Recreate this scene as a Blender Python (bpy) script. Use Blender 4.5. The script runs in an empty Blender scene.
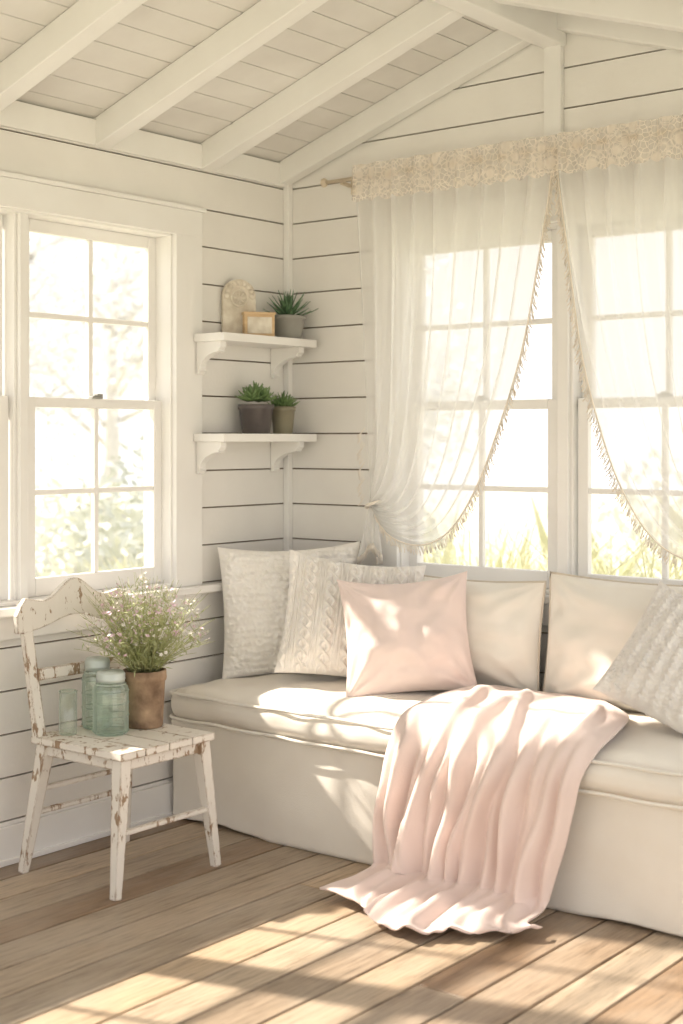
import bpy, bmesh, math, random
from mathutils import Vector, Matrix, noise
random.seed(7)
C = bpy.context.scene.collection
pi = math.pi

# ------------------------------------------------------------------ materials
def new_mat(name):
    m = bpy.data.materials.new(name); m.use_nodes = True
    nt = m.node_tree; b = nt.nodes['Principled BSDF']
    return m, nt, b
def N(nt, t, **kw):
    n = nt.nodes.new(t)
    for k, v in kw.items(): setattr(n, k, v)
    return n
def noise_tex(nt, scale, detail=4, rough=0.5, stretch=(1,1,1), coord='Object'):
    tc = N(nt,'ShaderNodeTexCoord'); mp = N(nt,'ShaderNodeMapping')
    mp.inputs['Scale'].default_value = stretch
    nt.links.new(tc.outputs[coord], mp.inputs['Vector'])
    n = N(nt,'ShaderNodeTexNoise'); n.inputs['Scale'].default_value = scale
    n.inputs['Detail'].default_value = detail; n.inputs['Roughness'].default_value = rough
    nt.links.new(mp.outputs[0], n.inputs['Vector'])
    return n
def ramp(nt, fac, stops):
    r = N(nt,'ShaderNodeValToRGB'); el = r.color_ramp.elements
    while len(el) < len(stops): el.new(0.5)
    for e,(p,c) in zip(el, stops):
        e.position = p; e.color = (*c,1)
    nt.links.new(fac, r.inputs[0]); return r
def bump(nt, b, fac, strength, dist=0.01):
    bp = N(nt,'ShaderNodeBump'); bp.inputs['Strength'].default_value = strength
    bp.inputs['Distance'].default_value = dist
    nt.links.new(fac, bp.inputs['Height']); nt.links.new(bp.outputs[0], b.inputs['Normal'])
def simple(name, c1, c2, scale=8, rough=0.6, bscale=None, bstr=0.2, stretch=(1,1,1), sheen=0, metal=0):
    m, nt, b = new_mat(name)
    n = noise_tex(nt, scale, stretch=stretch)
    r = ramp(nt, n.outputs[0], [(0.3,c1),(0.7,c2)])
    nt.links.new(r.outputs[0], b.inputs['Base Color'])
    b.inputs['Roughness'].default_value = rough; b.inputs['Metallic'].default_value = metal
    if sheen: b.inputs['Sheen Weight'].default_value = sheen
    if bscale:
        n2 = noise_tex(nt, bscale, 3, stretch=stretch); bump(nt, b, n2.outputs[0], bstr, 0.004)
    return m
M = {}
M['wall'] = simple('white_painted_shiplap', (.80,.77,.735),(.86,.835,.80), 3, .55, 60, .15)
M['wallgap'] = simple('dark_board_gap', (.16,.11,.07),(.22,.16,.11), 5, .9)
M['trim'] = simple('white_trim_paint', (.84,.815,.785),(.88,.865,.84), 4, .45, 50, .08)
M['ceil'] = simple('ceiling_paint', (.70,.67,.635),(.78,.755,.72), 4, .6, 50, .15)
M['beam'] = simple('beam_paint', (.82,.80,.77),(.86,.845,.82), 4, .5, 40, .2)
M['linen'] = simple('cream_linen', (.82,.76,.675),(.86,.81,.73), 6, .9, 350, .25, sheen=.15)
M['linen2'] = simple('cushion_linen', (.82,.77,.69),(.86,.82,.75), 6, .9, 350, .25, sheen=.15)
M['piping'] = simple('piping_cotton', (.60,.52,.43),(.67,.60,.50), 9, .9)
M['boucle'] = simple('boucle_wool', (.90,.86,.80),(.95,.92,.88), 20, .95, 220, .6, sheen=.3)
M['knit'] = simple('cable_knit', (.90,.85,.785),(.95,.91,.86), 20, .95, 260, .5, sheen=.3)
M['greyknit'] = simple('grey_knit', (.74,.69,.64),(.83,.79,.74), 30, .95, 260, .6, sheen=.2)
M['pink'] = simple('blush_cotton', (.81,.665,.61),(.84,.70,.65), 6, .85, 300, .25, sheen=.2)
M['throw'] = simple('blush_throw_wool', (.79,.635,.575),(.84,.69,.63), 5, .95, 300, .35, sheen=.3)
M['rod'] = simple('rod_wood', (.60,.50,.38),(.70,.60,.47), 10, .5)
M['fringe'] = simple('fringe_cotton', (.82,.74,.64),(.90,.83,.74), 20, .95)
M['terracotta'] = simple('aged_terracotta', (.13,.075,.045),(.48,.33,.21), 14, .8, 60, .5)
M['greyplanter'] = simple('grey_ceramic', (.28,.27,.24),(.38,.37,.34), 8, .55)
M['darkpot'] = simple('dark_glazed', (.06,.05,.05),(.13,.11,.105), 8, .3)
M['olivepot'] = simple('olive_glazed', (.20,.18,.12),(.30,.27,.19), 8, .4)
M['soil'] = simple('soil', (.05,.035,.02),(.1,.07,.05), 40, 1, 60, .8)
M['succ'] = simple('succulent_green', (.07,.14,.07),(.16,.27,.14), 30, .45)
M['succ2'] = simple('succulent_sage', (.09,.16,.05),(.22,.32,.13), 30, .45)
M['stem'] = simple('stem_green', (.30,.33,.12),(.48,.48,.24), 30, .7)
M['leaf'] = simple('leaf_green', (.30,.35,.13),(.52,.54,.30), 30, .6)
M['petalp'] = simple('petal_pink', (.70,.46,.58),(.86,.68,.74), 30, .6)
M['petalw'] = simple('petal_white', (.85,.79,.72),(.92,.88,.82), 30, .6)
M['plaster'] = simple('carved_plaster', (.60,.52,.42),(.80,.74,.64), 25, .8, 60, .5)
M['boxwood'] = simple('tan_wood', (.55,.37,.20),(.70,.51,.31), 9, .6, 30, .2, stretch=(1,1,6))
M['zinc'] = simple('jar_lid_zinc', (.50,.56,.52),(.61,.66,.62), 15, .4, metal=.3)

def distressed():
    m, nt, b = new_mat('distressed_white_paint')
    n = noise_tex(nt, 30, 8, .7, stretch=(1,1,.45))
    n2 = noise_tex(nt, 5, 3, .5)
    mx = N(nt,'ShaderNodeMath', operation='MULTIPLY_ADD'); mx.inputs[1].default_value=.35
    nt.links.new(n2.outputs[0], mx.inputs[0]); nt.links.new(n.outputs[0], mx.inputs[2])
    bv=N(nt,'ShaderNodeBevel'); bv.samples=4; bv.inputs[0].default_value=.009
    ge=N(nt,'ShaderNodeNewGeometry'); dt=N(nt,'ShaderNodeVectorMath',operation='DOT_PRODUCT')
    nt.links.new(bv.outputs[0],dt.inputs[0]); nt.links.new(ge.outputs['Normal'],dt.inputs[1])
    sb=N(nt,'ShaderNodeMath',operation='SUBTRACT'); sb.inputs[0].default_value=1; nt.links.new(dt.outputs['Value'],sb.inputs[1])
    ad=N(nt,'ShaderNodeMath',operation='MULTIPLY_ADD'); ad.inputs[1].default_value=1.3
    nt.links.new(sb.outputs[0],ad.inputs[0]); nt.links.new(mx.outputs[0],ad.inputs[2])
    r = ramp(nt, ad.outputs[0], [(0,(.83,.79,.73)),(.765,(.80,.75,.68)),(.785,(.36,.25,.16)),(1,(.24,.15,.09))])
    nt.links.new(r.outputs[0], b.inputs['Base Color']); b.inputs['Roughness'].default_value=.6
    bump(nt, b, mx.outputs[0], .3, .003); return m
M['distress'] = distressed()

def floor_mat():
    m, nt, b = new_mat('worn_plank_wood')
    at = N(nt,'ShaderNodeAttribute'); at.attribute_name='tint'
    n = noise_tex(nt, 16, 8, .72, stretch=(4,.3,1))
    n2 = noise_tex(nt, 2.0, 4, .6, stretch=(1.5,.7,1))
    n3 = noise_tex(nt, 60, 4, .6, stretch=(3,.12,1))
    sep = N(nt,'ShaderNodeSeparateColor'); nt.links.new(at.outputs['Color'], sep.inputs[0])
    base = ramp(nt, sep.outputs[0], [(0,(.21,.135,.082)),(.25,(.38,.25,.15)),(.5,(.36,.285,.21)),(.75,(.54,.40,.265)),(1,(.50,.42,.33))])
    grain = ramp(nt, n.outputs[0], [(.3,(.40,.38,.36)),(.48,(.90,.90,.90)),(.75,(1.2,1.2,1.2))])
    g3 = ramp(nt, n3.outputs[0], [(.3,(.78,.76,.74)),(.6,(1.05,1.05,1.05))])
    mul = N(nt,'ShaderNodeMix', data_type='RGBA', blend_type='MULTIPLY'); mul.inputs[0].default_value=1
    nt.links.new(base.outputs[0], mul.inputs[6]); nt.links.new(grain.outputs[0], mul.inputs[7])
    mul2 = N(nt,'ShaderNodeMix', data_type='RGBA', blend_type='MULTIPLY'); mul2.inputs[0].default_value=1
    nt.links.new(mul.outputs[2], mul2.inputs[6]); nt.links.new(g3.outputs[0], mul2.inputs[7])
    wash = ramp(nt, n2.outputs[0], [(.45,(0,0,0)),(.72,(.5,.5,.5))])
    mx = N(nt,'ShaderNodeMix', data_type='RGBA'); mx.inputs[7].default_value=(.54,.46,.37,1)
    nt.links.new(wash.outputs[0], mx.inputs[0]); nt.links.new(mul2.outputs[2], mx.inputs[6])
    nt.links.new(mx.outputs[2], b.inputs['Base Color']); b.inputs['Roughness'].default_value=.42
    bump(nt, b, n.outputs[0], .3, .004); return m
M['floor'] = floor_mat()

def sheer(name, col, alpha, lace=False):
    m = bpy.data.materials.new(name); m.use_nodes=True; nt=m.node_tree; nt.nodes.clear()
    out=N(nt,'ShaderNodeOutputMaterial'); tr=N(nt,'ShaderNodeBsdfTransparent'); d=N(nt,'ShaderNodeBsdfDiffuse'); t=N(nt,'ShaderNodeBsdfTranslucent')
    d.inputs[0].default_value=(*col,1); t.inputs[0].default_value=(*col,1)
    a=N(nt,'ShaderNodeMixShader'); a.inputs[0].default_value=.45 if lace else .6
    nt.links.new(d.outputs[0],a.inputs[1]); nt.links.new(t.outputs[0],a.inputs[2])
    mx=N(nt,'ShaderNodeMixShader'); mx.inputs[0].default_value=alpha
    nt.links.new(tr.outputs[0],mx.inputs[1]); nt.links.new(a.outputs[0],mx.inputs[2]); nt.links.new(mx.outputs[0],out.inputs[0])
    if lace:
        tc=N(nt,'ShaderNodeTexCoord'); v=N(nt,'ShaderNodeTexVoronoi'); v.inputs['Scale'].default_value=52
        v.feature='DISTANCE_TO_EDGE'
        nt.links.new(tc.outputs['Object'],v.inputs['Vector'])
        w=N(nt,'ShaderNodeTexVoronoi'); w.inputs['Scale'].default_value=15; nt.links.new(tc.outputs['Object'],w.inputs['Vector'])
        r1=ramp(nt,v.outputs[0],[(.03,(.70,.70,.70)),(.12,(0,0,0))]); r2=ramp(nt,w.outputs[0],[(.28,(.68,.68,.68)),(.42,(.36,.36,.36)),(.5,(.60,.60,.60)),(.6,(.36,.36,.36))])
        ad=N(nt,'ShaderNodeMath',operation='MAXIMUM'); nt.links.new(r1.outputs[0],ad.inputs[0]); nt.links.new(r2.outputs[0],ad.inputs[1])
        nt.links.new(ad.outputs[0],mx.inputs[0])
    return m
M['sheer']=sheer('sheer_voile',(.955,.945,.93),.60)
M['lace']=sheer('lace_trim',(.95,.865,.77),.8,True)
def glass_pane():
    m = bpy.data.materials.new('window_glass'); m.use_nodes=True; nt=m.node_tree; nt.nodes.clear()
    out=N(nt,'ShaderNodeOutputMaterial'); tr=N(nt,'ShaderNodeBsdfTransparent'); g=N(nt,'ShaderNodeBsdfGlossy'); g.inputs['Roughness'].default_value=.02
    mx=N(nt,'ShaderNodeMixShader'); mx.inputs[0].default_value=.05
    nt.links.new(tr.outputs[0],mx.inputs[1]); nt.links.new(g.outputs[0],mx.inputs[2]); nt.links.new(mx.outputs[0],out.inputs[0]); return m
M['glass']=glass_pane()
def jar_glass(name,col,op):
    m = bpy.data.materials.new(name); m.use_nodes=True; nt=m.node_tree; nt.nodes.clear()
    out=N(nt,'ShaderNodeOutputMaterial'); tr=N(nt,'ShaderNodeBsdfTransparent'); g=N(nt,'ShaderNodeBsdfGlossy'); g.inputs['Roughness'].default_value=.08
    df=N(nt,'ShaderNodeBsdfDiffuse'); tl=N(nt,'ShaderNodeBsdfTranslucent')
    n=noise_tex(nt,18,2); r=ramp(nt,n.outputs[0],[(.3,tuple(c*.92 for c in col)),(.7,col)])
    for s in(tr,df,tl): nt.links.new(r.outputs[0],s.inputs[0])
    a=N(nt,'ShaderNodeMixShader'); nt.links.new(df.outputs[0],a.inputs[1]); nt.links.new(tl.outputs[0],a.inputs[2])
    lw=N(nt,'ShaderNodeLayerWeight'); lw.inputs[0].default_value=.35
    ma=N(nt,'ShaderNodeMath',operation='MULTIPLY_ADD'); ma.inputs[1].default_value=.5; ma.inputs[2].default_value=op
    nt.links.new(lw.outputs['Facing'],ma.inputs[0])
    b=N(nt,'ShaderNodeMixShader'); nt.links.new(ma.outputs[0],b.inputs[0]); nt.links.new(tr.outputs[0],b.inputs[1]); nt.links.new(a.outputs[0],b.inputs[2])
    c=N(nt,'ShaderNodeMixShader'); c.inputs[0].default_value=.12; nt.links.new(b.outputs[0],c.inputs[1]); nt.links.new(g.outputs[0],c.inputs[2])
    nt.links.new(c.outputs[0],out.inputs[0]); return m
M['jar']=jar_glass('aqua_glass',(.79,.88,.82),.14)
M['clear']=jar_glass('clear_green_glass',(.90,.95,.90),.06)
M['grass']=simple('lawn',(.50,.51,.38),(.68,.65,.52),.7,.9)
M['tall']=simple('tall_grass',(.60,.61,.38),(.82,.79,.60),3,.8)
M['foliage']=simple('haze_tint_shrub_foliage',(.56,.58,.52),(.72,.73,.66),.8,.8)  # outdoor haze painted into the shrub leaves: lighter, less saturated green
M['foliage2']=simple('haze_tint_tree_foliage',(.76,.77,.77),(.85,.86,.86),.5,.8)  # near-white leaf colour stands in for haze over the trees
M['hill']=simple('haze_tint_hill',(.48,.51,.55),(.60,.62,.64),.2,1)  # distance haze put into the ridge colour as pale bluish grey
M['bark']=simple('pale_bark',(.62,.60,.58),(.70,.68,.66),5,.9)

# ------------------------------------------------------------------ mesh builder
class MB:
    def __init__(s): s.v=[]; s.f=[]; s.m=[]; s.sm=[]
    def add(s, vs, fs, mi=0, smooth=False):
        o=len(s.v); s.v+= [tuple(v) for v in vs]
        for f in fs: s.f.append(tuple(i+o for i in f)); s.m.append(mi); s.sm.append(smooth)
    def box(s,a,b,mi=0,fn=None):
        x0,y0,z0=[min(p,q) for p,q in zip(a,b)]; x1,y1,z1=[max(p,q) for p,q in zip(a,b)]
        vs=[(x0,y0,z0),(x1,y0,z0),(x1,y1,z0),(x0,y1,z0),(x0,y0,z1),(x1,y0,z1),(x1,y1,z1),(x0,y1,z1)]
        if fn: vs=[fn(*v) for v in vs]
        s.add(vs,[(0,3,2,1),(4,5,6,7),(0,1,5,4),(1,2,6,5),(2,3,7,6),(3,0,4,7)],mi)
    def prism(s,poly,ax,mi=0,smooth=False):
        n=len(poly); ax=Vector(ax); p=[Vector(q) for q in poly]
        vs=p+[q+ax for q in p]
        fs=[tuple(range(n))[::-1],tuple(range(n,2*n))]+[(i,(i+1)%n,(i+1)%n+n,i+n) for i in range(n)]
        s.add(vs,fs,mi,smooth)
    def beam(s,p0,p1,w0,w1,mi=0,side=Vector((1,0,0))):
        p0=Vector(p0);p1=Vector(p1); d=(p1-p0).normalized(); a=(side-d*side.dot(d)).normalized(); b=d.cross(a)
        vs=[]
        for p,w in((p0,w0),(p1,w1)):
            wa,wb = w if isinstance(w,tuple) else (w,w)
            for i,j in((-1,-1),(1,-1),(1,1),(-1,1)): vs.append(p+a*i*wa/2+b*j*wb/2)
        s.add(vs,[(0,3,2,1),(4,5,6,7),(0,1,5,4),(1,2,6,5),(2,3,7,6),(3,0,4,7)],mi)
    def tube(s,pts,r,k=6,mi=0,closed=False):
        pts=[Vector(p) for p in pts]; n=len(pts); vs=[];fs=[]
        for i,p in enumerate(pts):
            if closed: d=pts[(i+1)%n]-pts[i-1]
            else: d=pts[min(i+1,n-1)]-pts[max(i-1,0)]
            d=d.normalized() if d.length>1e-9 else Vector((0,0,1))
            up=Vector((0,0,1)) if abs(d.z)<.95 else Vector((1,0,0))
            a=d.cross(up).normalized(); b=d.cross(a)
            rr=r[i] if isinstance(r,(list,tuple)) else r
            for j in range(k):
                t=2*pi*j/k; vs.append(p+a*math.cos(t)*rr+b*math.sin(t)*rr)
        for i in range(n if closed else n-1):
            for j in range(k):
                q=(i+1)%n; fs.append((i*k+j,i*k+(j+1)%k,q*k+(j+1)%k,q*k+j))
        if not closed:
            fs.append(tuple(range(k))[::-1]); fs.append(tuple((n-1)*k+j for j in range(k)))
        s.add(vs,fs,mi,True)
    def lathe(s,prof,c,k=32,mi=0,fn=None):
        vs=[];fs=[]; n=len(prof)
        for r,z in prof:
            for j in range(k):
                t=2*pi*j/k; rr=r*(fn(t,z) if fn else 1)
                vs.append((c[0]+rr*math.cos(t),c[1]+rr*math.sin(t),c[2]+z))
        for i in range(n-1):
            for j in range(k): fs.append((i*k+j,i*k+(j+1)%k,(i+1)*k+(j+1)%k,(i+1)*k+j))
        s.add(vs,fs,mi,True)
    def grid(s,fn,nu,nv,mi=0):
        vs=[fn(i/nu,j/nv) for j in range(nv+1) for i in range(nu+1)]
        fs=[(j*(nu+1)+i,j*(nu+1)+i+1,(j+1)*(nu+1)+i+1,(j+1)*(nu+1)+i) for j in range(nv) for i in range(nu)]
        s.add(vs,fs,mi,True)
    def build(s,name,mats,parent=None,bevel=0,weld=False,subsurf=0,recalc=True):
        me=bpy.data.meshes.new(name); me.from_pydata(s.v,[],s.f)
        for m in mats: me.materials.append(M[m])
        me.polygons.foreach_set('material_index',s.m); me.polygons.foreach_set('use_smooth',s.sm)
        if weld or recalc:
            bm=bmesh.new(); bm.from_mesh(me)
            if weld: bmesh.ops.remove_doubles(bm,verts=bm.verts,dist=1e-5)
            if recalc: bmesh.ops.recalc_face_normals(bm,faces=bm.faces)
            bm.to_mesh(me); bm.free()
        me.update()
        o=bpy.data.objects.new(name,me); C.objects.link(o)
        if parent: o.parent=parent
        if bevel:
            b=o.modifiers.new('bevel','BEVEL'); b.width=bevel; b.segments=2; b.limit_method='ANGLE'; b.angle_limit=.8
        if subsurf:
            m=o.modifiers.new('sub','SUBSURF'); m.levels=subsurf; m.render_levels=subsurf
        return o
def empty(name,loc=(0,0,0)):
    e=bpy.data.objects.new(name,None); C.objects.link(e); e.location=loc; e.empty_display_size=.1; return e
def interp(ts,vals,t):
    if t<=ts[0]: return vals[0]
    if t>=ts[-1]: return vals[-1]
    for i in range(len(ts)-1):
        if ts[i]<=t<=ts[i+1]:
            f=(t-ts[i])/(ts[i+1]-ts[i]); h=ts[i+1]-ts[i]
            def tan(k):
                if k==0: return (vals[1]-vals[0])/(ts[1]-ts[0])
                if k==len(ts)-1: return (vals[-1]-vals[-2])/(ts[-1]-ts[-2])
                return (vals[k+1]-vals[k-1])/(ts[k+1]-ts[k-1])
            m0=tan(i)*h; m1=tan(i+1)*h
            return (2*f**3-3*f**2+1)*vals[i]+(f**3-2*f**2+f)*m0+(-2*f**3+3*f**2)*vals[i+1]+(f**3-f**2)*m1
def nz(x,y,z=0): return noise.noise(Vector((x,y,z)))
def sstep(a,b,x):
    t=max(0,min(1,(x-a)/(b-a))); return t*t*(3-2*t)

# ------------------------------------------------------------------ room shell
fL=lambda a,w,z:(-w,a,z)
fB=lambda a,w,z:(a,w,z)
EAVE=2.62; SL=.33; RX=1.30; RZ=EAVE+SL*RX
WT=.15
def wall(name,fn,a0,a1,win,ztop,gable=False):
    b=MB(); wa0,wa1,wz0,wz1=win
    t0=.014
    b.box((a0,t0,-.1),(wa0,WT,ztop),1,fn); b.box((wa1,t0,-.1),(a1,WT,ztop),1,fn)
    b.box((wa0,t0,-.1),(wa1,WT,wz0),1,fn); b.box((wa0,t0,wz1),(wa1,WT,ztop),1,fn)
    if gable:
        zz=lambda x: EAVE+.02+SL*(x if x<RX else 2*RX-x)
        poly=[fn(a0,t0,ztop),fn(0.0,t0,ztop),fn(RX,t0,zz(RX)),fn(a1,t0,max(zz(a1),ztop-.2)),fn(a1,t0,ztop-.2)]
        q=Vector(fn(0,WT,0))-Vector(fn(0,t0,0)); b.prism(poly,q,1)
    P=.148; g=.006; k=0
    while True:
        z0=k*P; z1=z0+P-g; k+=1
        top=(RZ if gable else EAVE)
        if z0>top-.01: break
        parts=[]
        if z1>wz0 and z0<wz1:
            parts+= [(a0,wa0,z0,z1),(wa1,a1,z0,z1)]
            if z0<wz0: parts.append((wa0,wa1,z0,wz0))
            if z1>wz1: parts.append((wa0,wa1,wz1,z1))
        else: parts=[(a0,a1,z0,z1)]
        for s0,s1,za,zb in parts:
            if gable and zb>EAVE:
                def lim(z): return max(0,(z-EAVE)/SL)
                l0=max(s0,lim(za)); l1=max(s0,lim(min(zb,RZ))); r0=min(s1,2*RX-lim(za)); r1=min(s1,2*RX-lim(min(zb,RZ)))
                if r0-l0<.02: continue
                zt=min(zb,RZ); r1=max(r1,l1+.001)
            else:
                l0=l1=s0;r0=r1=s1;zt=min(zb,top)
            vs=[fn(l0,0,za),fn(r0,0,za),fn(r1,0,zt),fn(l1,0,zt)]
            q=Vector(fn(0,t0+.001,0))-Vector(fn(0,0,0)); b.prism(vs,q,0)
    return b.build(name,['wall','wallgap'])
LW=(-2.83,-.68,.88,2.25); BW=(.59,2.05,.88,2.25)
wall('wall_left',fL,-5.2,.0,LW,EAVE)
wall('wall_back',fB,0.0,3.2,BW,EAVE,True)

b=MB(); tints=[]
x=-.02; PW=.158
while x<3.6:
    y=-5.2-random.random()*1.5
    while y<0:
        L=random.uniform(1.8,3.2); y1=min(y+L,0.0)
        if y1>-5.2:
            b.box((x,max(y,-5.2),-.03),(x+PW-.009,y1-.004,0)); tints+= [random.random()]*8
        y+=L
    x+=PW
b.box((-.15,-5.2,-.12),(3.7,.15,-.031),1); tints+=[0]*8
fo=b.build('floor',['floor','wallgap'],recalc=False)
ca=fo.data.color_attributes.new('tint','FLOAT_COLOR','POINT')
for i,t in enumerate(tints): ca.data[i].color=(t,t,t,1)
bv=fo.modifiers.new('bevel','BEVEL'); bv.width=.002; bv.segments=1

b=MB()
CY=-5.2
def ceil_side(sign):
    run=RX if sign<0 else 2.0
    w=.118; n=int(run*math.sqrt(1+SL*SL)/w)+1
    cs=1/math.sqrt(1+SL*SL); sn=SL*cs
    for i in range(n):
        s0=i*w; s1=min(s0+w-.005, run/cs)
        if s1<=s0: continue
        def P(s,h,y): return (RX+sign*s*cs, y, RZ-s*sn+h)
        poly=[P(s0,0,CY),P(s1,0,CY),P(s1,.02,CY),P(s0,.02,CY)]
        b.prism(poly,(0,-CY,0),0)
    e=.2 if sign<0 else 0
    poly=[P(0,.02,CY),P(run/cs+e,.02,CY),P(run/cs+e,.1,CY),P(0,.1,CY)]
    b.prism(poly,(0,-CY+.2,0),1)
ceil_side(-1); ceil_side(1)
b.build('ceiling',['ceil','wallgap'])
for yc in (-.04,-.50,-1.05,-1.60,-2.15,-2.7,-3.25,-3.8,-4.35,-4.9):
    b=MB(); w=.075 if yc<-.1 else .06; D=.105 if yc<-.1 else .10
    for sg in(-1,1):
        xe = 0.003 if sg<0 else 3.1
        p=[(RX,yc-w/2,RZ-.001),(xe,yc-w/2,RZ-.001-SL*abs(RX-xe)),(xe,yc-w/2,RZ-D-SL*abs(RX-xe)),(RX,yc-w/2,RZ-D)]
        b.prism(p,(0,w,0))
    b.build('ceiling_rafter',['beam'],bevel=.004)
b=MB(); b.box((RX-.045,CY,RZ-.16),(RX+.045,-.002,RZ-.02)); b.build('ridge_beam',['beam'],bevel=.004)
b=MB(); b.box((RX-.035,-.028,2.36),(RX+.035,-.001,RZ-.15)); b.build('trim_1',['beam'],bevel=.003)
b=MB(); b.box((.001,-5.2,EAVE-.10),(.02,-.03,EAVE-.005)); b.build('trim_2',['trim'],bevel=.003)
b=MB(); b.box((.001,-.03,.0),(.03,-.001,EAVE-.0)); b.build('trim_3',['trim'],bevel=.003)
b=MB(); b.box((.0005,-5.2,0.0),(.018,-.03,.13)); b.box((.0005,-5.2,0),(.028,-.03,.02)); b.build('baseboard_left',['trim'],bevel=.003)
b=MB(); b.box((.03,-.018,0.0),(3.2,-.0005,.13)); b.build('baseboard_back',['trim'],bevel=.003)

def window(name,fn,win,units,mull,cl,cr,stool_l,stool_r,proj=.06):
    root=empty(name)
    a0,a1,z0,z1=win
    f=MB(); g=MB()
    f.box((a0,-.001,z0),(a0+.012,WT,z1),0,fn); f.box((a1-.012,-.001,z0),(a1,WT,z1),0,fn)
    f.box((a0,-.001,z1-.012),(a1,WT,z1),0,fn); f.box((a0,-.001,z0),(a1,WT+.03,z0+.015),0,fn)
    uw=(a1-a0-mull*(units-1))/units
    for k in range(units):
        u0=a0+k*(uw+mull); u1=u0+uw
        if k<units-1: f.box((u1,.03,z0),(u1+mull,.13,z1),0,fn); f.box((u1+.012,.012,z0),(u1+mull-.012,.03,z1),0,fn)
        zm=1.585; st=.042
        for (s0,s1,w0,w1,br,tr) in((z0+.015,zm+.018,.05,.08,.065,.036),(zm-.018,z1-.012,.082,.112,.036,.045)):
            p0=u0+.008; p1=u1-.008
            f.box((p0,w0,s0),(p0+st,w1,s1),0,fn); f.box((p1-st,w0,s0),(p1,w1,s1),0,fn)
            f.box((p0+st,w0,s0),(p1-st,w1,s0+br),0,fn); f.box((p0+st,w0,s1-tr),(p1-st,w1,s1),0,fn)
            m=(p0+p1)/2; f.box((m-.010,w0+.004,s0+br),(m+.010,w1-.004,s1-tr),0,fn)
            h=(s0+br+s1-tr)/2; f.box((p0+st,w0+.0045,h-.010),(p1-st,w1-.0045,h+.010),0,fn)
            wc=(w0+w1)/2
            g.add([fn(p0+st,wc,s0+br),fn(p1-st,wc,s0+br),fn(p1-st,wc,s1-tr),fn(p0+st,wc,s1-tr)],[(0,1,2,3)],0)
        m=(u0+u1)/2; f.box((m-.025,.045,zm+.018),(m+.025,.075,zm+.028),1,fn); f.box((m-.008,.04,zm+.028),(m+.02,.06,zm+.036),1,fn)
    f.build('frame',['trim','greyplanter'],root,bevel=.003); g.build('panes',['glass'],root)
    c=MB()
    c.box((a0-cl,-.024,z0-.0),(a0+.004,0,z1+.0),0,fn); c.box((a1-.004,-.024,z0),(a1+cr,0,z1),0,fn)
    c.box((a0-cl,-.026,z1-.004),(a1+cr,0,z1+.095),0,fn); c.box((a0-cl-.012,-.036,z1+.095),(a1+cr+.012,0,z1+.112),0,fn)
    c.build('casing',['trim'],root,bevel=.003)
    s=MB(); s.box((a0-stool_l,-proj,z0-.03),(a1+stool_r,.05,z0),0,fn)
    s.box((a0-cl,-.02,z0-.115),(a1+cr,0,z0-.03),0,fn)
    s.build('stool',['trim'],root,bevel=.006)
window('window_1',fL,LW,3,.06,.14,.14,.2,.25)
window('window_2',fB,BW,2,.07,.10,.10,.14,.14,.04)

# ------------------------------------------------------------------ soft boxes / cushions
def soft_box(mb,x0,x1,y0,y1,z0,z1,r,crown,bulge,seed,amp=.004,cuts=30,mi=0,nscale=6):
    bm=bmesh.new(); bmesh.ops.create_cube(bm,size=2); bmesh.ops.subdivide_edges(bm,edges=bm.edges[:],cuts=cuts,use_grid_fill=True)
    H=Vector(((x1-x0)/2,(y1-y0)/2,(z1-z0)/2)); c=Vector(((x1+x0)/2,(y1+y0)/2,(z1+z0)/2))
    vs=[]
    for v in bm.verts:
        p=Vector([math.sin(q*pi/2) for q in v.co]); q=Vector((p.x*H.x,p.y*H.y,p.z*H.z))
        inn=Vector([max(-(h-r),min(h-r,a)) for a,h in zip(q,H)]); d=q-inn
        if d.length>1e-6: q=inn+d.normalized()*r
        nrm=d.normalized() if d.length>1e-6 else Vector((0,0,1))
        q.z+=crown*p.z*(1-p.x**4)*(1-abs(p.y)**3)
        q.y+=bulge*p.y*(1-p.z**2)*(1-p.x**6); q.x+=bulge*p.x*(1-p.z**2)*(1-p.y**6)
        w=c+q; n=nz(w.x*nscale,w.y*nscale,w.z*nscale+seed)+.6*nz(w.x*nscale*2.7,w.y*nscale*1.5,w.z*nscale*2+seed)
        pk=0
        if nscale>5: pk=math.sin(w.x*34+5*nz(w.x*4,seed))*max(0,1-abs(z1-w.z)/.05)*max(0,1-(w.y-y0)/.22)
        q+=nrm*amp*(n+.55*pk)
        vs.append(c+q)
    fs=[[v.index for v in f.verts] for f in bm.faces]; mb.add(vs,fs,mi,True); bm.free()
def rrect(x0,x1,y0,y1,r,z,n=8):
    pts=[]
    for cx,cy,a in((x1-r,y1-r,0),(x0+r,y1-r,90),(x0+r,y0+r,180),(x1-r,y0+r,270)):
        for i in range(n+1):
            t=math.radians(a+90*i/n); pts.append(Vector((cx+r*math.cos(t),cy+r*math.sin(t),z)))
    out=[]
    for i in range(len(pts)):
        p=pts[i];q=pts[(i+1)%len(pts)]; k=max(1,int((q-p).length/.04))
        for j in range(k):
            w=p.lerp(q,j/k); w.z+=.006*nz(w.x*7,w.y*7,z*9); out.append(w)
    return out
sofa=empty('daybed_sofa')
b=MB(); soft_box(b,.032,2.95,-.725,-.03,.004,.385,.018,0,.004,3,.015,50,nscale=3.5); b.build('slipcovered_base',['linen'],sofa,subsurf=1)
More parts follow.
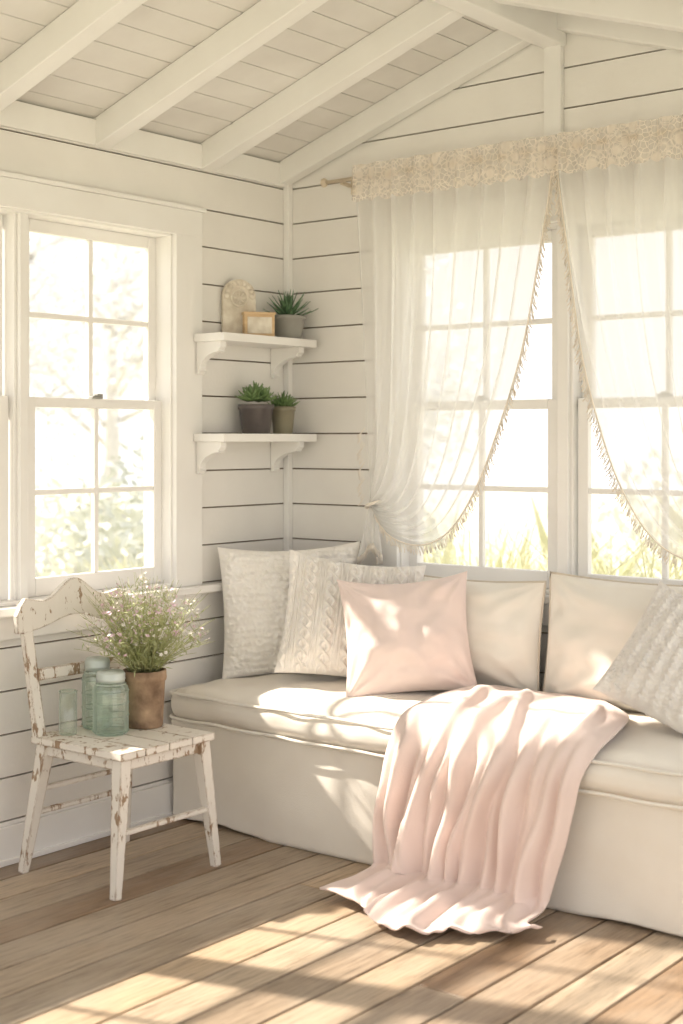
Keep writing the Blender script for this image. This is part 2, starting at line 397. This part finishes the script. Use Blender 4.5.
for i,(cx0,cx1) in enumerate(((.035,1.40),(1.405,2.95))):
    b=MB(); soft_box(b,cx0,cx1,-.755,-.03,.380,.508,.058,.026,.016,i*7,.013,50); b.build('seat_cushion_%d'%(i+1),['linen'],sofa,subsurf=1)
    b=MB()
    for z in (.396,.490): b.tube(rrect(cx0+.006,cx1-.006,-.764,-.035,.06,z),.0062,6,0,True)
    b.build('seat_piping_%d'%(i+1),['linen2'],sofa)

# pillows ------------------------------------------------------------
def pillow(name,w,h,t,mat,bottom,yaw,tilt,roll=0,disp=None,n=60,seed=0,piping=None,ear=.05,wr=.006,parent=None,sink=.0,sag=.12):
    b=MB()
    for s in(-1,1):
        vs=[]
        for j in range(n+1):
            for i in range(n+1):
                u=math.sin((2*i/n-1)*pi/2)*.6+(2*i/n-1)*.4; v=math.sin((2*j/n-1)*pi/2)*.6+(2*j/n-1)*.4
                x=w/2*u*(1-ear*(1-v*v)); z=h/2*v*(1-ear*(1-u*u))
                z-= .012*max(0,v)*(1-u*u)
                e=(1-abs(u)**2.2)*(1-abs(v)**2.2); prof=max(e,0)**.62
                y=s*t/2*prof
                y*=1-sag*v
                edge=min(1,e*6)
                cr=0
                for cu in(-1,1):
                    for cv in(-1,1):
                        du,dv=u-cu,v-cv; r=math.hypot(du,dv)
                        if 0<r<1.0: cr+=math.sin(math.atan2(dv,du)*12+seed+cu*2+cv)*max(0,1.0-r)*r
                y+=s*edge*(wr*cr*1.6+wr*2.2*nz(u*1.6+seed,v*1.6,s)+wr*.9*nz(u*4+seed,v*4,s+5))
                if disp: y+=s*disp(x,z)*min(1,e*8)
                vs.append((x,y,z))
        fs=[(j*(n+1)+i,j*(n+1)+i+1,(j+1)*(n+1)+i+1,(j+1)*(n+1)+i) for j in range(n) for i in range(n)]
        b.add(vs,fs,0,True)
    per=[]
    for k in range(4):
        for i in range(24):
            a=-1+2*i/24; u,v=[(a,-1),(1,a),(-a,1),(-1,-a)][k]
            per.append((w/2*u*(1-ear*(1-v*v)),0,h/2*v*(1-ear*(1-u*u))-.012*max(0,v)*(1-u*u)))
    mats=[mat]
    if piping: b.tube(per,.005,6,1,True); mats.append(piping)
    o=b.build(name,mats,parent,weld=True)
    Cc=Matrix.Rotation(math.radians(yaw),4,'Z')@Matrix.Rotation(-math.radians(tilt),4,'X')
    R=Cc@Matrix.Rotation(math.radians(roll),4,'Y')
    low=min((R@Vector(v.co)).z for v in o.data.vertices)
    U=Cc@Vector((0,0,1))
    o.matrix_world=Matrix.Translation(Vector((bottom[0]+U.x*h/2, bottom[1]+U.y*h/2, bottom[2]-low-sink)))@R
    return o
def d_boucle(x,z):
    return .012*abs(math.sin(z*pi/.028+1.1*nz(x*14,z*14)))**.8*(.7+.5*nz(x*55,z*20,7))+.010*nz(x*70,z*70,2)
def d_cable(x,z):
    P=.085; c=((x+P/2)%P)-P/2; k=abs(c)/(P/2)
    if k<.62:
        ph=z*2*pi/.085; a=math.cos(ph)*.014
        return .030*max(math.exp(-((c-a)/.0088)**2)*(.75+.25*math.sin(ph)),math.exp(-((c+a)/.0088)**2)*(.75-.25*math.sin(ph)))
    return .011*abs(math.sin((abs(c)-.026)*pi/.009))
def d_rib(x,z):
    P=.044; c=((x+P/2)%P)-P/2
    return .018*math.exp(-(c/.011)**2)*(.5+.5*abs(math.sin(z*pi/.020+ (.8 if c>0 else 0))))+.007*nz(x*110,z*110,2)
ZS=.518
pillow('back_cushion',.68,.42,.20,'linen2',(.975,-.15,ZS),0,7,n=60,seed=1,piping='piping',ear=.03,wr=.012)
pillow('back_cushion',.78,.455,.21,'linen2',(1.725,-.155,ZS),0,7,n=60,seed=4,piping='piping',ear=.03,wr=.013)
pillow('back_cushion',.70,.45,.20,'linen2',(2.48,-.155,ZS),0,7,n=60,seed=6,piping='piping',ear=.03,wr=.012)
pillow('boucle_throw_pillow',.57,.52,.20,'boucle',(.315,-.335,ZS),44,9,-2,d_boucle,n=210,seed=2,ear=.06,sink=.005)
pillow('cable_knit_throw_pillow',.53,.475,.18,'knit',(.64,-.375,ZS),40,15,7,d_cable,n=210,seed=3,ear=.07,sink=.005)
pillow('blush_throw_pillow',.485,.45,.19,'pink',(.945,-.435,ZS),38,20,-4,None,n=90,seed=5,ear=.09,wr=.013,sink=.005)
pillow('grey_knit_throw_pillow',.47,.45,.19,'greyknit',(2.06,-.47,ZS),28,34,29,d_rib,n=180,seed=8,ear=.06,sink=.045)

# throw blanket ---------------------------------------------------------
vk=[0,.13,.28,.35,.40,.45,.60,.74,.80,.87,1]
Yk=[-.20,-.41,-.63,-.74,-.79,-.80,-.80,-.81,-.85,-.95,-1.18]
Zk=[.555,.556,.548,.525,.465,.40,.23,.07,.022,.014,.012]
XL=[1.14,1.10,1.12,1.14,1.14,1.13,1.11,1.12,1.13,1.14,1.18]
XR=[1.60,1.80,1.87,1.88,1.86,1.84,1.79,1.76,1.75,1.76,1.80]
folds=[(.02,-.01,.028,.8,.33),(.10,-.03,.032,1.2,.30),(.185,-.06,.022,.8,.36),(.26,-.08,.036,1.35,.05),(.35,-.10,.022,.8,.40),(.42,-.10,.034,1.25,.12),(.50,-.07,.024,.9,.34),(.575,-.05,.036,1.3,.02),(.655,-.02,.020,.7,.42),(.72,.0,.034,1.2,.20),(.80,.02,.024,.8,.3),(.875,.03,.034,1.2,.1),(.96,.02,.026,.9,.3)]
def FF(u,v):
    s=0
    for i,(c,d,w,A,vs) in enumerate(folds):
        cc=c+d*(v-.4)*1.6+.012*math.sin(v*8+i*1.7)+.007*math.sin(v*17+i)
        if v<.4: cc+=.55*(v-.4)*(.6+.5*math.sin(i*2.1))
        ww=w*(1+.7*sstep(.3,.9,v)*math.sin(i*1.3+1)**2)
        g=math.exp(-abs((u-cc)/ww)**2.0)
        s+=A*g*sstep(vs-.06,vs+.14,v)*(1+.3*math.sin(v*11+i*2.3))
    return s
def throw(u,v):
    x0=interp(vk,XL,v); x1=interp(vk,XR,v); y=interp(vk,Yk,v); z=interp(vk,Zk,v)
    hang=sstep(.33,.46,v); fl=sstep(.73,.82,v); seat=1-hang
    F=FF(u,v)
    x=x0+(x1-x0)*u
    x+=.014*nz(u*5,v*6,9)*(1 if v>.1 else .4)
    amp=.058*hang*(1-fl)*(.75+.35*sstep(.45,.75,v))
    y-=amp*F
    z+=seat*(.022*F+.012*(1+nz(u*5,v*8,3)))*min(1,12*min(u,1-u)+.25)*min(1,v*10+.3)
    shape=interp([0,.10,.25,.5,.7,.85,1],[-1.07,-1.10,-1.17,-1.21,-1.13,-1.03,-.94],u)
    if v>.74:
        f=(v-.74)/.26
        y=y*(1-f)+(shape-.018*F)*f
        z+=fl*(1-.40*f)*(.034*F+.010*(1+nz(u*7,v*14,5)))
        x+=f*(.05*nz(v*7,u*4)-.10*max(0,.16-u)/.16)
    y+=.006*nz(u*9,v*9,2)*hang
    return (x,y,max(z,.012))
b=MB(); b.grid(throw,210,200)
o=b.build('throw_blanket',['throw'],recalc=False)
so=o.modifiers.new('solid','SOLIDIFY'); so.thickness=.008; so.offset=0
random.seed(11)

# ------------------------------------------------------------------ curtains
def curtain(name,mir):
    root=empty(name)
    CX=1.335; mx=(lambda x:2*CX-x) if mir else (lambda x:x)
    tk=[0,.12,.25,.40,.55,.68,.80,.88,.94,1]
    ex=[1.335,1.315,1.285,1.215,1.125,1.03,.905,.765,.62,.535]
    ez=[2.53,2.36,2.173,1.78,1.487,1.265,1.10,1.045,1.08,1.19]
    def P(s,t):
        X1=interp(tk,ex,t); Z1=interp(tk,ez,t)
        X0=.455+.075*t+.015*math.sin(t*pi); Z0=2.53-1.33*t
        x=X0+(X1-X0)*s; z=Z0+(Z1-Z0)*s
        z-= .05*math.sin(pi*s)*math.sin(pi*t)**1.5
        A=.026*(1-.45*t)+.005
        ph=2*pi*(9*s+.25*math.sin(t*3+s*5)+.15*nz(s*4,t*2))
        y=-.098 - A*math.sin(ph) - .007*math.sin(2*pi*21*s+t*3) - .03*math.sin(pi*s)*math.sin(pi*t)
        return (mx(x),y,z)
    b=MB(); b.grid(P,190,90); b.build('sheer_panel',['sheer'],root,recalc=False)
    def L(s,t):
        x=.455+(1.335-.455)*s
        h=.135+.014*abs(math.sin(s*pi*13))
        y=-.134-.009*math.sin(2*pi*9*s)-.003*math.sin(2*pi*23*s)-.004*t
        return (mx(x),y,2.54-h*t)
    b=MB(); b.grid(L,220,12); b.build('lace_header',['lace'],root,recalc=False)
    b=MB()
    pts=[Vector(P(1,.03+.97*i/70)) for i in range(71)]
    b.tube(pts,.0035,5)
    for i in range(380):
        t=.05+.94*i/380; p=Vector(P(1,t)); L0=random.uniform(.022,.044)
        out=Vector(((.45 if not mir else -.45)+random.uniform(-.3,.3),-.15,-1)).normalized()
        b.tube([p,p+out*L0*.5+Vector((random.uniform(-.003,.003),0,0)),p+out*L0],[.0010,.0016,.0022],3)
    b.build('tassel_fringe',['fringe'],root)
    b=MB()
    tp=Vector((mx(.535),-.10,1.195))
    ring=[tp+Vector((.030*math.cos(a),.030*math.sin(a),.012*math.cos(a)*(1 if not mir else -1))) for a in [2*pi*k/20 for k in range(20)]]
    b.tube(ring,.007,6,0,True)
    b.tube([tp+Vector((0,.02,0)),(tp.x-(.03 if not mir else -.03),-.03,1.24),(tp.x-(.03 if not mir else -.03),-.002,1.25)],.004,6)
    b.build('tie_back',['fringe'],root)
    def T(s,t):
        a=2*pi*s; r=.016+.040*t*(1+.35*math.sin(a*5)); 
        return (tp.x-(.02 if not mir else -.02)*t+r*math.cos(a)*.8,tp.y+.6*r*math.sin(a),tp.z+.02-.20*t-.03*math.sin(a*2)*t)
    b=MB(); b.grid(T,60,14); b.build('curtain_tail',['sheer'],root,recalc=False)
    b=MB()
    for i in range(90):
        p=Vector(T(i/90,1)); b.tube([p,p+Vector((0,0,-.015)),p+Vector((random.uniform(-.004,.004),0,-.03))],[.001,.002,.0024],3)
    for i in range(40):
        z=1.50-i*.0075; p=Vector((mx(.505-.02*abs(math.sin(i*.35))),-.115,z)); b.tube([p,p+Vector(((-.018 if not mir else .018)*random.uniform(.5,1.2),-.005,-.02))],[.001,.0022],3)
    b.build('tail_fringe',['fringe'],root)
curtain('sheer_curtain',False); curtain('sheer_curtain',True)
b=MB(); b.tube([(.27,-.085,2.50),(2.42,-.085,2.50)],.008,10)
for x in(.27,2.42):
    b.lathe([(0,-.02),(.012,-.014),(.016,0),(.012,.014),(0,.02)],(x,-.085,2.50),14)
for x in(.36,1.335,2.32): b.beam((x,-.002,2.485),(x,-.085,2.49),.014,.012); b.box((x-.012,-.006,2.455),(x+.012,-.0005,2.525))
b.build('curtain_rod',['rod'])

# ------------------------------------------------------------------ shelves
def shelf(name,z,Y0=-.592,Dp=.188):
    b=MB(); yc0=-.68+.14+.002
    poly=[(.002,-.032,z-.032),(.002,yc0+.002,z-.032),(.027,yc0+.002,z-.032),(.027,Y0,z-.032),(Dp,Y0,z-.032),(Dp,-.032,z-.032)]
    b.prism(poly,(0,0,.032))
    for yc,xb in((-.562,.0275),(-.095,.002)):
        D=Dp-.03-xb; Hh=.125
        pr=[(0,0),(D,0),(D,-.022),(D*.9,-.035)]
        for k in range(9):
            a=k/8*pi/2; pr.append((D*.82*(1-math.sin(a))+.018,-.04-(Hh-.06)*(1-math.cos(a))**.9))
        pr+= [(.024,-Hh+.012),(.014,-Hh),(0,-Hh)]
        b.prism([(xb+p,yc-.017,z-.032+q) for p,q in pr],(0,.034,0))
    return b.build(name,['trim'],bevel=.004)
shelf('wall_shelf',1.865); shelf('wall_shelf',1.475)

def leaf_mesh(b,base,dirv,L,w,th,mi,curl=.3,seg=6,tipp=1.0):
    base=Vector(base); d=Vector(dirv).normalized(); up=Vector((0,0,1)); side=d.cross(up)
    side=side.normalized() if side.length>1e-3 else Vector((1,0,0)); n=side.cross(d)
    vs=[];K=6
    for i in range(seg+1):
        t=i/seg; c=base+d*L*t+up*curl*L*t*t
        ww=w*(math.sin(pi*min(1,(t*.75+.22)))**.8)*(1 if t<.6 else max(.03,(1-(t-.6)/.4)**tipp)); hh=th*(1-t*.75)
        for k in range(K):
            a=2*pi*k/K; vs.append(c+side*math.cos(a)*ww/2+n*(math.sin(a)*hh/2+.25*hh*math.cos(a)**2))
    fs=[(i*K+k,i*K+(k+1)%K,(i+1)*K+(k+1)%K,(i+1)*K+k) for i in range(seg) for k in range(K)]
    fs.append(tuple(range(K))[::-1]); fs.append(tuple(seg*K+k for k in range(K))); b.add(vs,fs,mi,True)
def rosette(b,c,rings,L,w,th,mi,curl=.1,tipp=1,el0=10,el1=80):
    for r in range(rings):
        f=r/max(1,rings-1); n=int(9-4*f); el=math.radians(el0+(el1-el0)*f)
        for k in range(n):
            a=2*pi*k/n+r*.6+random.uniform(-.12,.12); l=L*(1-.35*f)*random.uniform(.85,1.1)
            leaf_mesh(b,(c[0],c[1],c[2]+.006*r),(math.cos(a)*math.cos(el),math.sin(a)*math.cos(el),math.sin(el)),l,w,th,mi,curl,6,tipp)
def potprof(r0,r1,h,rim=.004):
    return [(0,0),(r0,0),(r0+.002,.004),(r1,h*.82),(r1+rim,h*.84),(r1+rim,h),(r1-.004,h),(r1-.006,h*.9),(0,h*.88)]
def succulent(name,c,r0,r1,h,pm,fn):
    root=empty(name,(0,0,0))
    b=MB(); b.lathe(potprof(r0,r1,h),c,36,0); b.build('pot',[pm],root)
    b=MB(); b.lathe([(r1-.006,h*.9),(0,h*.93)],c,24); b.build('soil',['soil'],root)
    b=MB(); fn(b,(c[0],c[1],c[2]+h*.9)); b.build('leaves',['succ','succ2'],root)
def agave(b,c):
    rosette(b,c,5,.118,.022,.009,0,.18,1.0,8,82)
def clus(b,c):
    for dx,dy,s in((0,0,1.1),(.03,.02,.8),(-.03,-.015,.85),(.012,-.04,.85),(-.02,.038,.8)):
        rosette(b,(c[0]+dx,c[1]+dy,c[2]+.01+.02*s),4,.066*s,.028*s,.012,1,.2,1.0,8,75)
def clus2(b,c):
    for dx,dy,s in((0,0,1.1),(.02,.015,.8),(-.02,-.02,.8)):
        rosette(b,(c[0]+dx,c[1]+dy,c[2]+.005),4,.058*s,.018*s,.009,1,.25,1.0,20,80)
succulent('potted_agave_succulent',(.102,-.115,1.8655),.052,.070,.098,'greyplanter',agave)
succulent('potted_succulent',(.095,-.305,1.4755),.055,.069,.118,'darkpot',clus)
succulent('potted_succulent',(.10,-.145,1.4755),.038,.049,.112,'olivepot',clus2)
root=empty('carved_arch_ornament'); b=MB()
def arch(w,h,n=16):
    r=w/2; return [(-r,0),(r,0)]+[(r*math.cos(a),h-r+r*math.sin(a)) for a in [pi*k/n for k in range(n+1)]]
RM=Matrix.Translation((.045,-.355,1.866))@Matrix.Rotation(math.radians(62),4,'Z')
tf=lambda p:tuple(RM@Vector(p))
b.prism([tf((p,-.012,q)) for p,q in arch(.14,.232)],(RM.to_3x3()@Vector((0,.022,0))))
for k in range(9):
    a=pi*k/8; b.lathe([(0,-.012),(.010,-.008),(.013,0),(.010,.008),(0,.012)],tf((.054*math.cos(a),-.012,.162+.054*math.sin(a))),10)
b.tube([tf((.034*math.cos(2*pi*k/24),-.014,.155+.034*math.sin(2*pi*k/24))) for k in range(24)],.006,6,0,True)
for k in range(8):
    a=2*pi*k/8; b.tube([tf((.008*math.cos(a),-.014,.155+.008*math.sin(a))),tf((.026*math.cos(a),-.016,.155+.026*math.sin(a)))],[.003,.006],6)
b.build('arch',['plaster'],root,bevel=.002)
b=MB()
RB=Matrix.Translation((.118,-.315,1.8655))@Matrix.Rotation(math.radians(55),4,'Z')
tb=lambda x,y,z:tuple(RB@Vector((x,y,z)))
b.box((-.062,-.02,0),(.062,.02,.095),0,tb); b.box((-.066,-.024,.088),(.066,.024,.098),0,tb); b.box((-.05,-.0225,.012),(.05,-.019,.078),1,tb)
b.build('small_wooden_box',['boxwood','plaster'],bevel=.002)

# ------------------------------------------------------------------ chair
root=empty('distressed_wooden_chair')
x0,x1,y0,y1=.15,.595,-1.49,-1.065; SZ=.46
b=MB()
for k in range(4):
    ya=y0+(y1-y0)*k/4; b.box((x0,ya+.0015,SZ-.026),(x1,ya+(y1-y0)/4-.0015,SZ))
b.build('seat',['distress'],root,bevel=.003)
tops={'a':(.560,-1.455),'b':(.560,-1.10),'c':(.19,-1.455),'d':(.19,-1.10)}
feet={'a':(.58,-1.50),'b':(.58,-1.045),'c':(.125,-1.50),'d':(.125,-1.045)}
def legp(k,z):
    t=1-z/(SZ-.026); f=feet[k];q=tops[k]; return Vector((q[0]+(f[0]-q[0])*t,q[1]+(f[1]-q[1])*t,z))
for i,k in enumerate('abcd'):
    b=MB(); b.beam(legp(k,SZ-.026),legp(k,.0),.046,.028); b.build('leg_%d'%(i+1),['distress'],root,bevel=.003)
b=MB()
for p,q in(('a','b'),('c','d'),('a','c'),('b','d')):
    b.beam(legp(p,SZ-.045),legp(q,SZ-.045),(.018,.04),(.018,.04),0,Vector((0,1,0)) if p+q in('ac','bd') else Vector((1,0,0)))
for p,q,z in(('a','b',.20),('c','d',.20),('a','c',.16),('b','d',.17),('c','d',.28)):
    b.beam(legp(p,z),legp(q,z),.018,.018)
b.build('stretchers',['distress'],root,bevel=.003)
b=MB(); yc=(y0+y1)/2
def bk(z): return .168-.075*(z-SZ)/.5
for yy in(y0+.022,y1-.022):
    b.beam((bk(SZ)+.005,yy,SZ-.02),(bk(.90),yy+(-.016 if yy<yc else .016),.90),(.026,.040),(.022,.040))
Wd=.25
pts=[]
for k in range(41):
    s=-1+2*k/40; yv=s*Wd
    z=.905+.055*math.exp(-(s/.42)**2)+.012*math.cos(s*pi*2.2)-.055*max(0,abs(s)-.86)/.14
    pts.append((yv,z))
low=[]
for k in range(21):
    s=1-2*k/20; low.append((s*Wd*.98,.800+.045*math.exp(-(s/.5)**2)))
pl=[(bk(.88),yc+yv,z) for yv,z in pts+low]
b.prism(pl,(.022,0,0))
b.beam((bk(.66)+.012,y0+.03,.66),(bk(.66)+.012,y1-.03,.66),(.018,.04),(.018,.04))
b.build('backrest',['distress'],root,bevel=.003)

def jar(name,c,r,h,mat,lid=True):
    root=empty(name)
    b=MB(); t=.004; n=r*.72
    if not lid:
        b.lathe([(0,0),(r*.9,0),(r,.006),(r,h),(r-t,h)],c,32)
        b.tube([(c[0]+(r-.001)*math.cos(a),c[1]+(r-.001)*math.sin(a),c[2]+h) for a in [2*pi*k/32 for k in range(32)]],.0025,6,0,True)
    else:
        b.lathe([(0,0),(r*.85,0),(r*.96,.004),(r,.014),(r,h*.70),(r*.96,h*.755),(n,h*.82),(n,h*.86)],c,40)
        for z in (.05,.30,.5,.69):
            b.tube([(c[0]+(r+.0005)*math.cos(a),c[1]+(r+.0005)*math.sin(a),c[2]+h*z) for a in [2*pi*k/36 for k in range(36)]],.0020,5,0,True)
    b.build('glass_body',[mat],root)
    if lid:
        b=MB(); b.lathe([(n+.002,h*.83),(n+.005,h*.835),(n+.005,h*.87),(n+.007,h*.88),(n+.005,h*.89),(n+.006,h*.96),(n,h),(0,h)],c,36,0,lambda a,z:1+.012*math.sin(a*18))
        b.build('lid',['zinc'],root)
        b=MB(); b.tube([(c[0]+(n+.008)*math.cos(a),c[1]+(n+.008)*math.sin(a),c[2]+h*.80) for a in [2*pi*k/24 for k in range(24)]],.0015,5,0,True)
        b.build('wire_bail',['zinc'],root)
jar('mason_jar',(.335,-1.300,SZ+.001),.060,.210,'jar')
jar('mason_jar',(.225,-1.262,SZ+.001),.052,.240,'jar')
jar('glass_tumbler',(.235,-1.40,SZ+.001),.030,.145,'clear',False)

root=empty('potted_wildflowers'); pc=(.335,-1.145,SZ+.001); PH=.195
b=MB(); b.lathe([(0,0),(.062,0),(.064,.006),(.071,PH*.80),(.075,PH*.82),(.077,PH*.86),(.075,PH),(.067,PH),(.065,PH*.9),(0,PH*.88)],pc,40); b.build('clay_pot',['terracotta'],root)
b=MB(); b.lathe([(.0645,PH*.9),(0,PH*.93)],pc,24); b.build('soil',['soil'],root)
b=MB()
def petals(b,c,r,mi,n=5):
    c=Vector(c); ax=Vector((random.uniform(-1,1),random.uniform(-1,1),random.uniform(.2,1))).normalized(); a=ax.orthogonal().normalized(); q=ax.cross(a)
    for k in range(n):
        t=2*pi*k/n; d=a*math.cos(t)+q*math.sin(t); s=ax.cross(d)
        b.add([c,c+d*r*.6+s*r*.35+ax*r*.2,c+d*r+ax*r*.35,c+d*r*.6-s*r*.35+ax*r*.2],[(0,1,2,3)],mi,False)
for i in range(300):
    a=random.uniform(0,2*pi); rr=random.random()**.6; base=Vector((pc[0]+.045*rr*math.cos(a),pc[1]+.045*rr*math.sin(a),pc[2]+PH*.92))
    sp=random.uniform(.35,1)*rr
    hgt=random.uniform(.10,.38)*(1-.28*rr)
    tipx=.27*sp*math.cos(a); tipy=.32*sp*math.sin(a)
    if pc[0]+tipx<.13: tipx=.13-pc[0]
    tip=base+Vector((tipx,tipy,hgt)); mid=base.lerp(tip,.5)+Vector((-.15*tipx,-.15*tipy,.03))
    bez=lambda t: base*(1-t)**2+mid*2*t*(1-t)+tip*t*t
    P=[bez(k/5) for k in range(6)]
    b.tube(P,[.0013,.0012,.0011,.0009,.0008,.0006],3,0)
    for k in range(7):
        t=random.uniform(.10,.9); p=bez(t)
        d=Vector((random.uniform(-1,1),random.uniform(-1,1),random.uniform(-.2,1))).normalized(); L=random.uniform(.015,.038); s=d.orthogonal().normalized()*.0022
        b.add([p,p+d*L*.5+s,p+d*L,p+d*L*.5-s],[(0,1,2,3)],1)
    mi=2 if random.random()<.5 else 3
    for k in range(random.choice((1,2,4))):
        d=Vector((random.uniform(-1,1),random.uniform(-1,1),random.uniform(.1,1))).normalized()*random.uniform(.01,.045)
        q=P[4]+d+Vector((0,0,.01)); b.tube([P[4],q],.0005,3,0); petals(b,q,random.uniform(.004,.009),mi)
b.build('flowers_and_foliage',['stem','leaf','petalp','petalw'],root,recalc=False)

# ------------------------------------------------------------------ exterior
b=MB()
def gr(u,v):
    x=-60+120*u; y=-60+140*v; r=math.hypot(x-1,y+2); h=-.45
    if r>9: h+=.10*nz(x*.2,y*.2)*(r-9)*.3
    return (x,y,h)
b.grid(gr,60,60)
def hl(u,v):
    a=math.radians(40+120*u); R=44+v*10; return (1+R*math.cos(a),R*math.sin(a)-2,-1+v*(3.6+1.5*nz(u*7,2)+.8*nz(u*20,5)))
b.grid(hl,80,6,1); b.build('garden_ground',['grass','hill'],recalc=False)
def tree(name,c,H,R,mat,n=2600,ls=.16,seed=0):
    random.seed(seed); b=MB(); c=Vector(c)
    tips=[]
    b.tube([c,c+Vector((.1,.05,H*.3)),c+Vector((0,.1,H*.75))],[.16,.12,.05],8,0)
    for k in range(22):
        a=random.uniform(0,2*pi); z=random.uniform(.25,.7)*H; p0=c+Vector((.03,.06,z)); d=Vector((math.cos(a),math.sin(a),random.uniform(.2,.9)))*R*random.uniform(.5,.95)
        p1=p0+d; b.tube([p0,p0+d*.5+Vector((0,0,.1)),p1],[.05,.03,.012],5,0); tips+= [p1,p0+d*.6]
        for q in range(4):
            e=Vector((random.uniform(-1,1),random.uniform(-1,1),random.uniform(-.3,1)))*R*.35; b.tube([p0+d*.6,p0+d*.6+e],[.018,.006],4,0); tips.append(p0+d*.6+e)
    for k in range(n):
        t=random.choice(tips); p=t+Vector((random.gauss(0,1),random.gauss(0,1),random.gauss(0,1)))*R*.16
        d=Vector((random.uniform(-1,1),random.uniform(-1,1),random.uniform(-1,1))).normalized(); s=d.orthogonal().normalized()*ls*.35; d=d*ls*.5
        b.add([p-d,p+s,p+d,p-s],[(0,1,2,3)],1)
    b.build(name,['bark',mat],recalc=False)
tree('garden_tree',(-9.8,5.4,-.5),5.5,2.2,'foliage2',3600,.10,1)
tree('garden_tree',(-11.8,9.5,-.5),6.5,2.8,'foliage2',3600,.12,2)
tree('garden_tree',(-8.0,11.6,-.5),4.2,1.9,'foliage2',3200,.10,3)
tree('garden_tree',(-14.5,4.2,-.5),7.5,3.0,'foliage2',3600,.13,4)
def shrub(name,c,R,H,mat,seed,n=1800):
    random.seed(seed); b=MB()
    for k in range(n):
        a=random.uniform(0,2*pi); r=R*random.random()**.5; z=H*random.random()*math.sqrt(max(0,1-(r/R)**2)); p=Vector((c[0]+r*math.cos(a),c[1]+r*math.sin(a),c[2]+z))
        d=Vector((random.uniform(-1,1),random.uniform(-1,1),random.uniform(-.2,1))).normalized(); s=d.orthogonal().normalized()*.03; d*=.09
        b.add([p-d,p+s,p+d,p-s],[(0,1,2,3)],0)
    for k in range(14):
        a=2*pi*k/14; b.tube([(c[0],c[1],c[2]),(c[0]+R*.6*math.cos(a),c[1]+R*.6*math.sin(a),c[2]+H*.6)],[.015,.006],4,1)
    b.build(name,[mat,'bark'],recalc=False)
for i,(x,y,R,H) in enumerate(((-5.2,3.4,.9,1.7),(-4.2,6.0,1.0,1.6),(-6.8,6.2,1.3,2.2),(-1.6,8.2,1.6,2.0),(1.2,9.5,1.6,1.8),(-8.2,3.0,1.4,2.3))):
    shrub('garden_shrub',(x,y,-.5),R,H,'foliage',20+i)
def grass(name,c,R,H,n,seed):
    random.seed(seed); b=MB()
    for k in range(n):
        a=random.uniform(0,2*pi); r=R*random.random()**.5; p=Vector((c[0]+r*math.cos(a),c[1]+r*math.sin(a),c[2]))
        l=Vector((random.gauss(0,.22),random.gauss(0,.22),1))*H*random.uniform(.6,1.1); w=Vector((random.uniform(-1,1),random.uniform(-1,1),0)).normalized()*.009
        m=p+l*.6+Vector((0,0,.02)); e=p+l+Vector((l.x*.8,l.y*.8,-.05))
        b.add([p-w,p+w,m+w*.8,e,m-w*.8],[(0,1,2,3,4)],0)
    b.build(name,['tall'],recalc=False)
for i,(x,y) in enumerate(((.1,1.9),(.9,2.2),(1.5,2.9),(-.6,2.6),(.4,3.4),(-1.2,3.6),(-2.2,1.2),(-2.9,2.4))):
    grass('tall_grass_clump',(x,y,-.46),.55,1.55 if i<5 else 1.2,420,40+i)

# ------------------------------------------------------------------ light
w=bpy.data.worlds.new('sky'); bpy.context.scene.world=w; w.use_nodes=True; nt=w.node_tree
bg=nt.nodes['Background']
tc=nt.nodes.new('ShaderNodeTexCoord'); sp=nt.nodes.new('ShaderNodeSeparateXYZ'); nt.links.new(tc.outputs['Generated'],sp.inputs[0])
r=nt.nodes.new('ShaderNodeValToRGB'); r.color_ramp.elements[0].position=0; r.color_ramp.elements[0].color=(1,.965,.93,1); r.color_ramp.elements[1].position=.6; r.color_ramp.elements[1].color=(.96,.97,1,1)
nt.links.new(sp.outputs[2],r.inputs[0]); nt.links.new(r.outputs[0],bg.inputs[0]); bg.inputs[1].default_value=1.45
sd=bpy.data.lights.new('sun','SUN'); sd.energy=10.5; sd.color=(1,.905,.78); sd.angle=math.radians(1.3)
so=bpy.data.objects.new('sun',sd); C.objects.link(so); so.location=(-6,-2,6)
so.rotation_euler=Vector((1,.30,-.86)).to_track_quat('-Z','Y').to_euler()
bpy.context.scene.view_settings.view_transform='Standard'

# ------------------------------------------------------------------ camera
cd=bpy.data.cameras.new('camera'); co=bpy.data.objects.new('camera',cd); C.objects.link(co)
cd.sensor_fit='VERTICAL'; cd.sensor_height=36; cd.lens=1390/1024*36; cd.shift_y=-72/1024
co.location=(3.868,-4.478,1.45); co.rotation_euler=(math.radians(90),0,math.radians(38.6))
cd.dof.use_dof=True; cd.dof.focus_distance=4.9; cd.dof.aperture_fstop=2.0
cd.clip_end=300
bpy.context.scene.camera=co
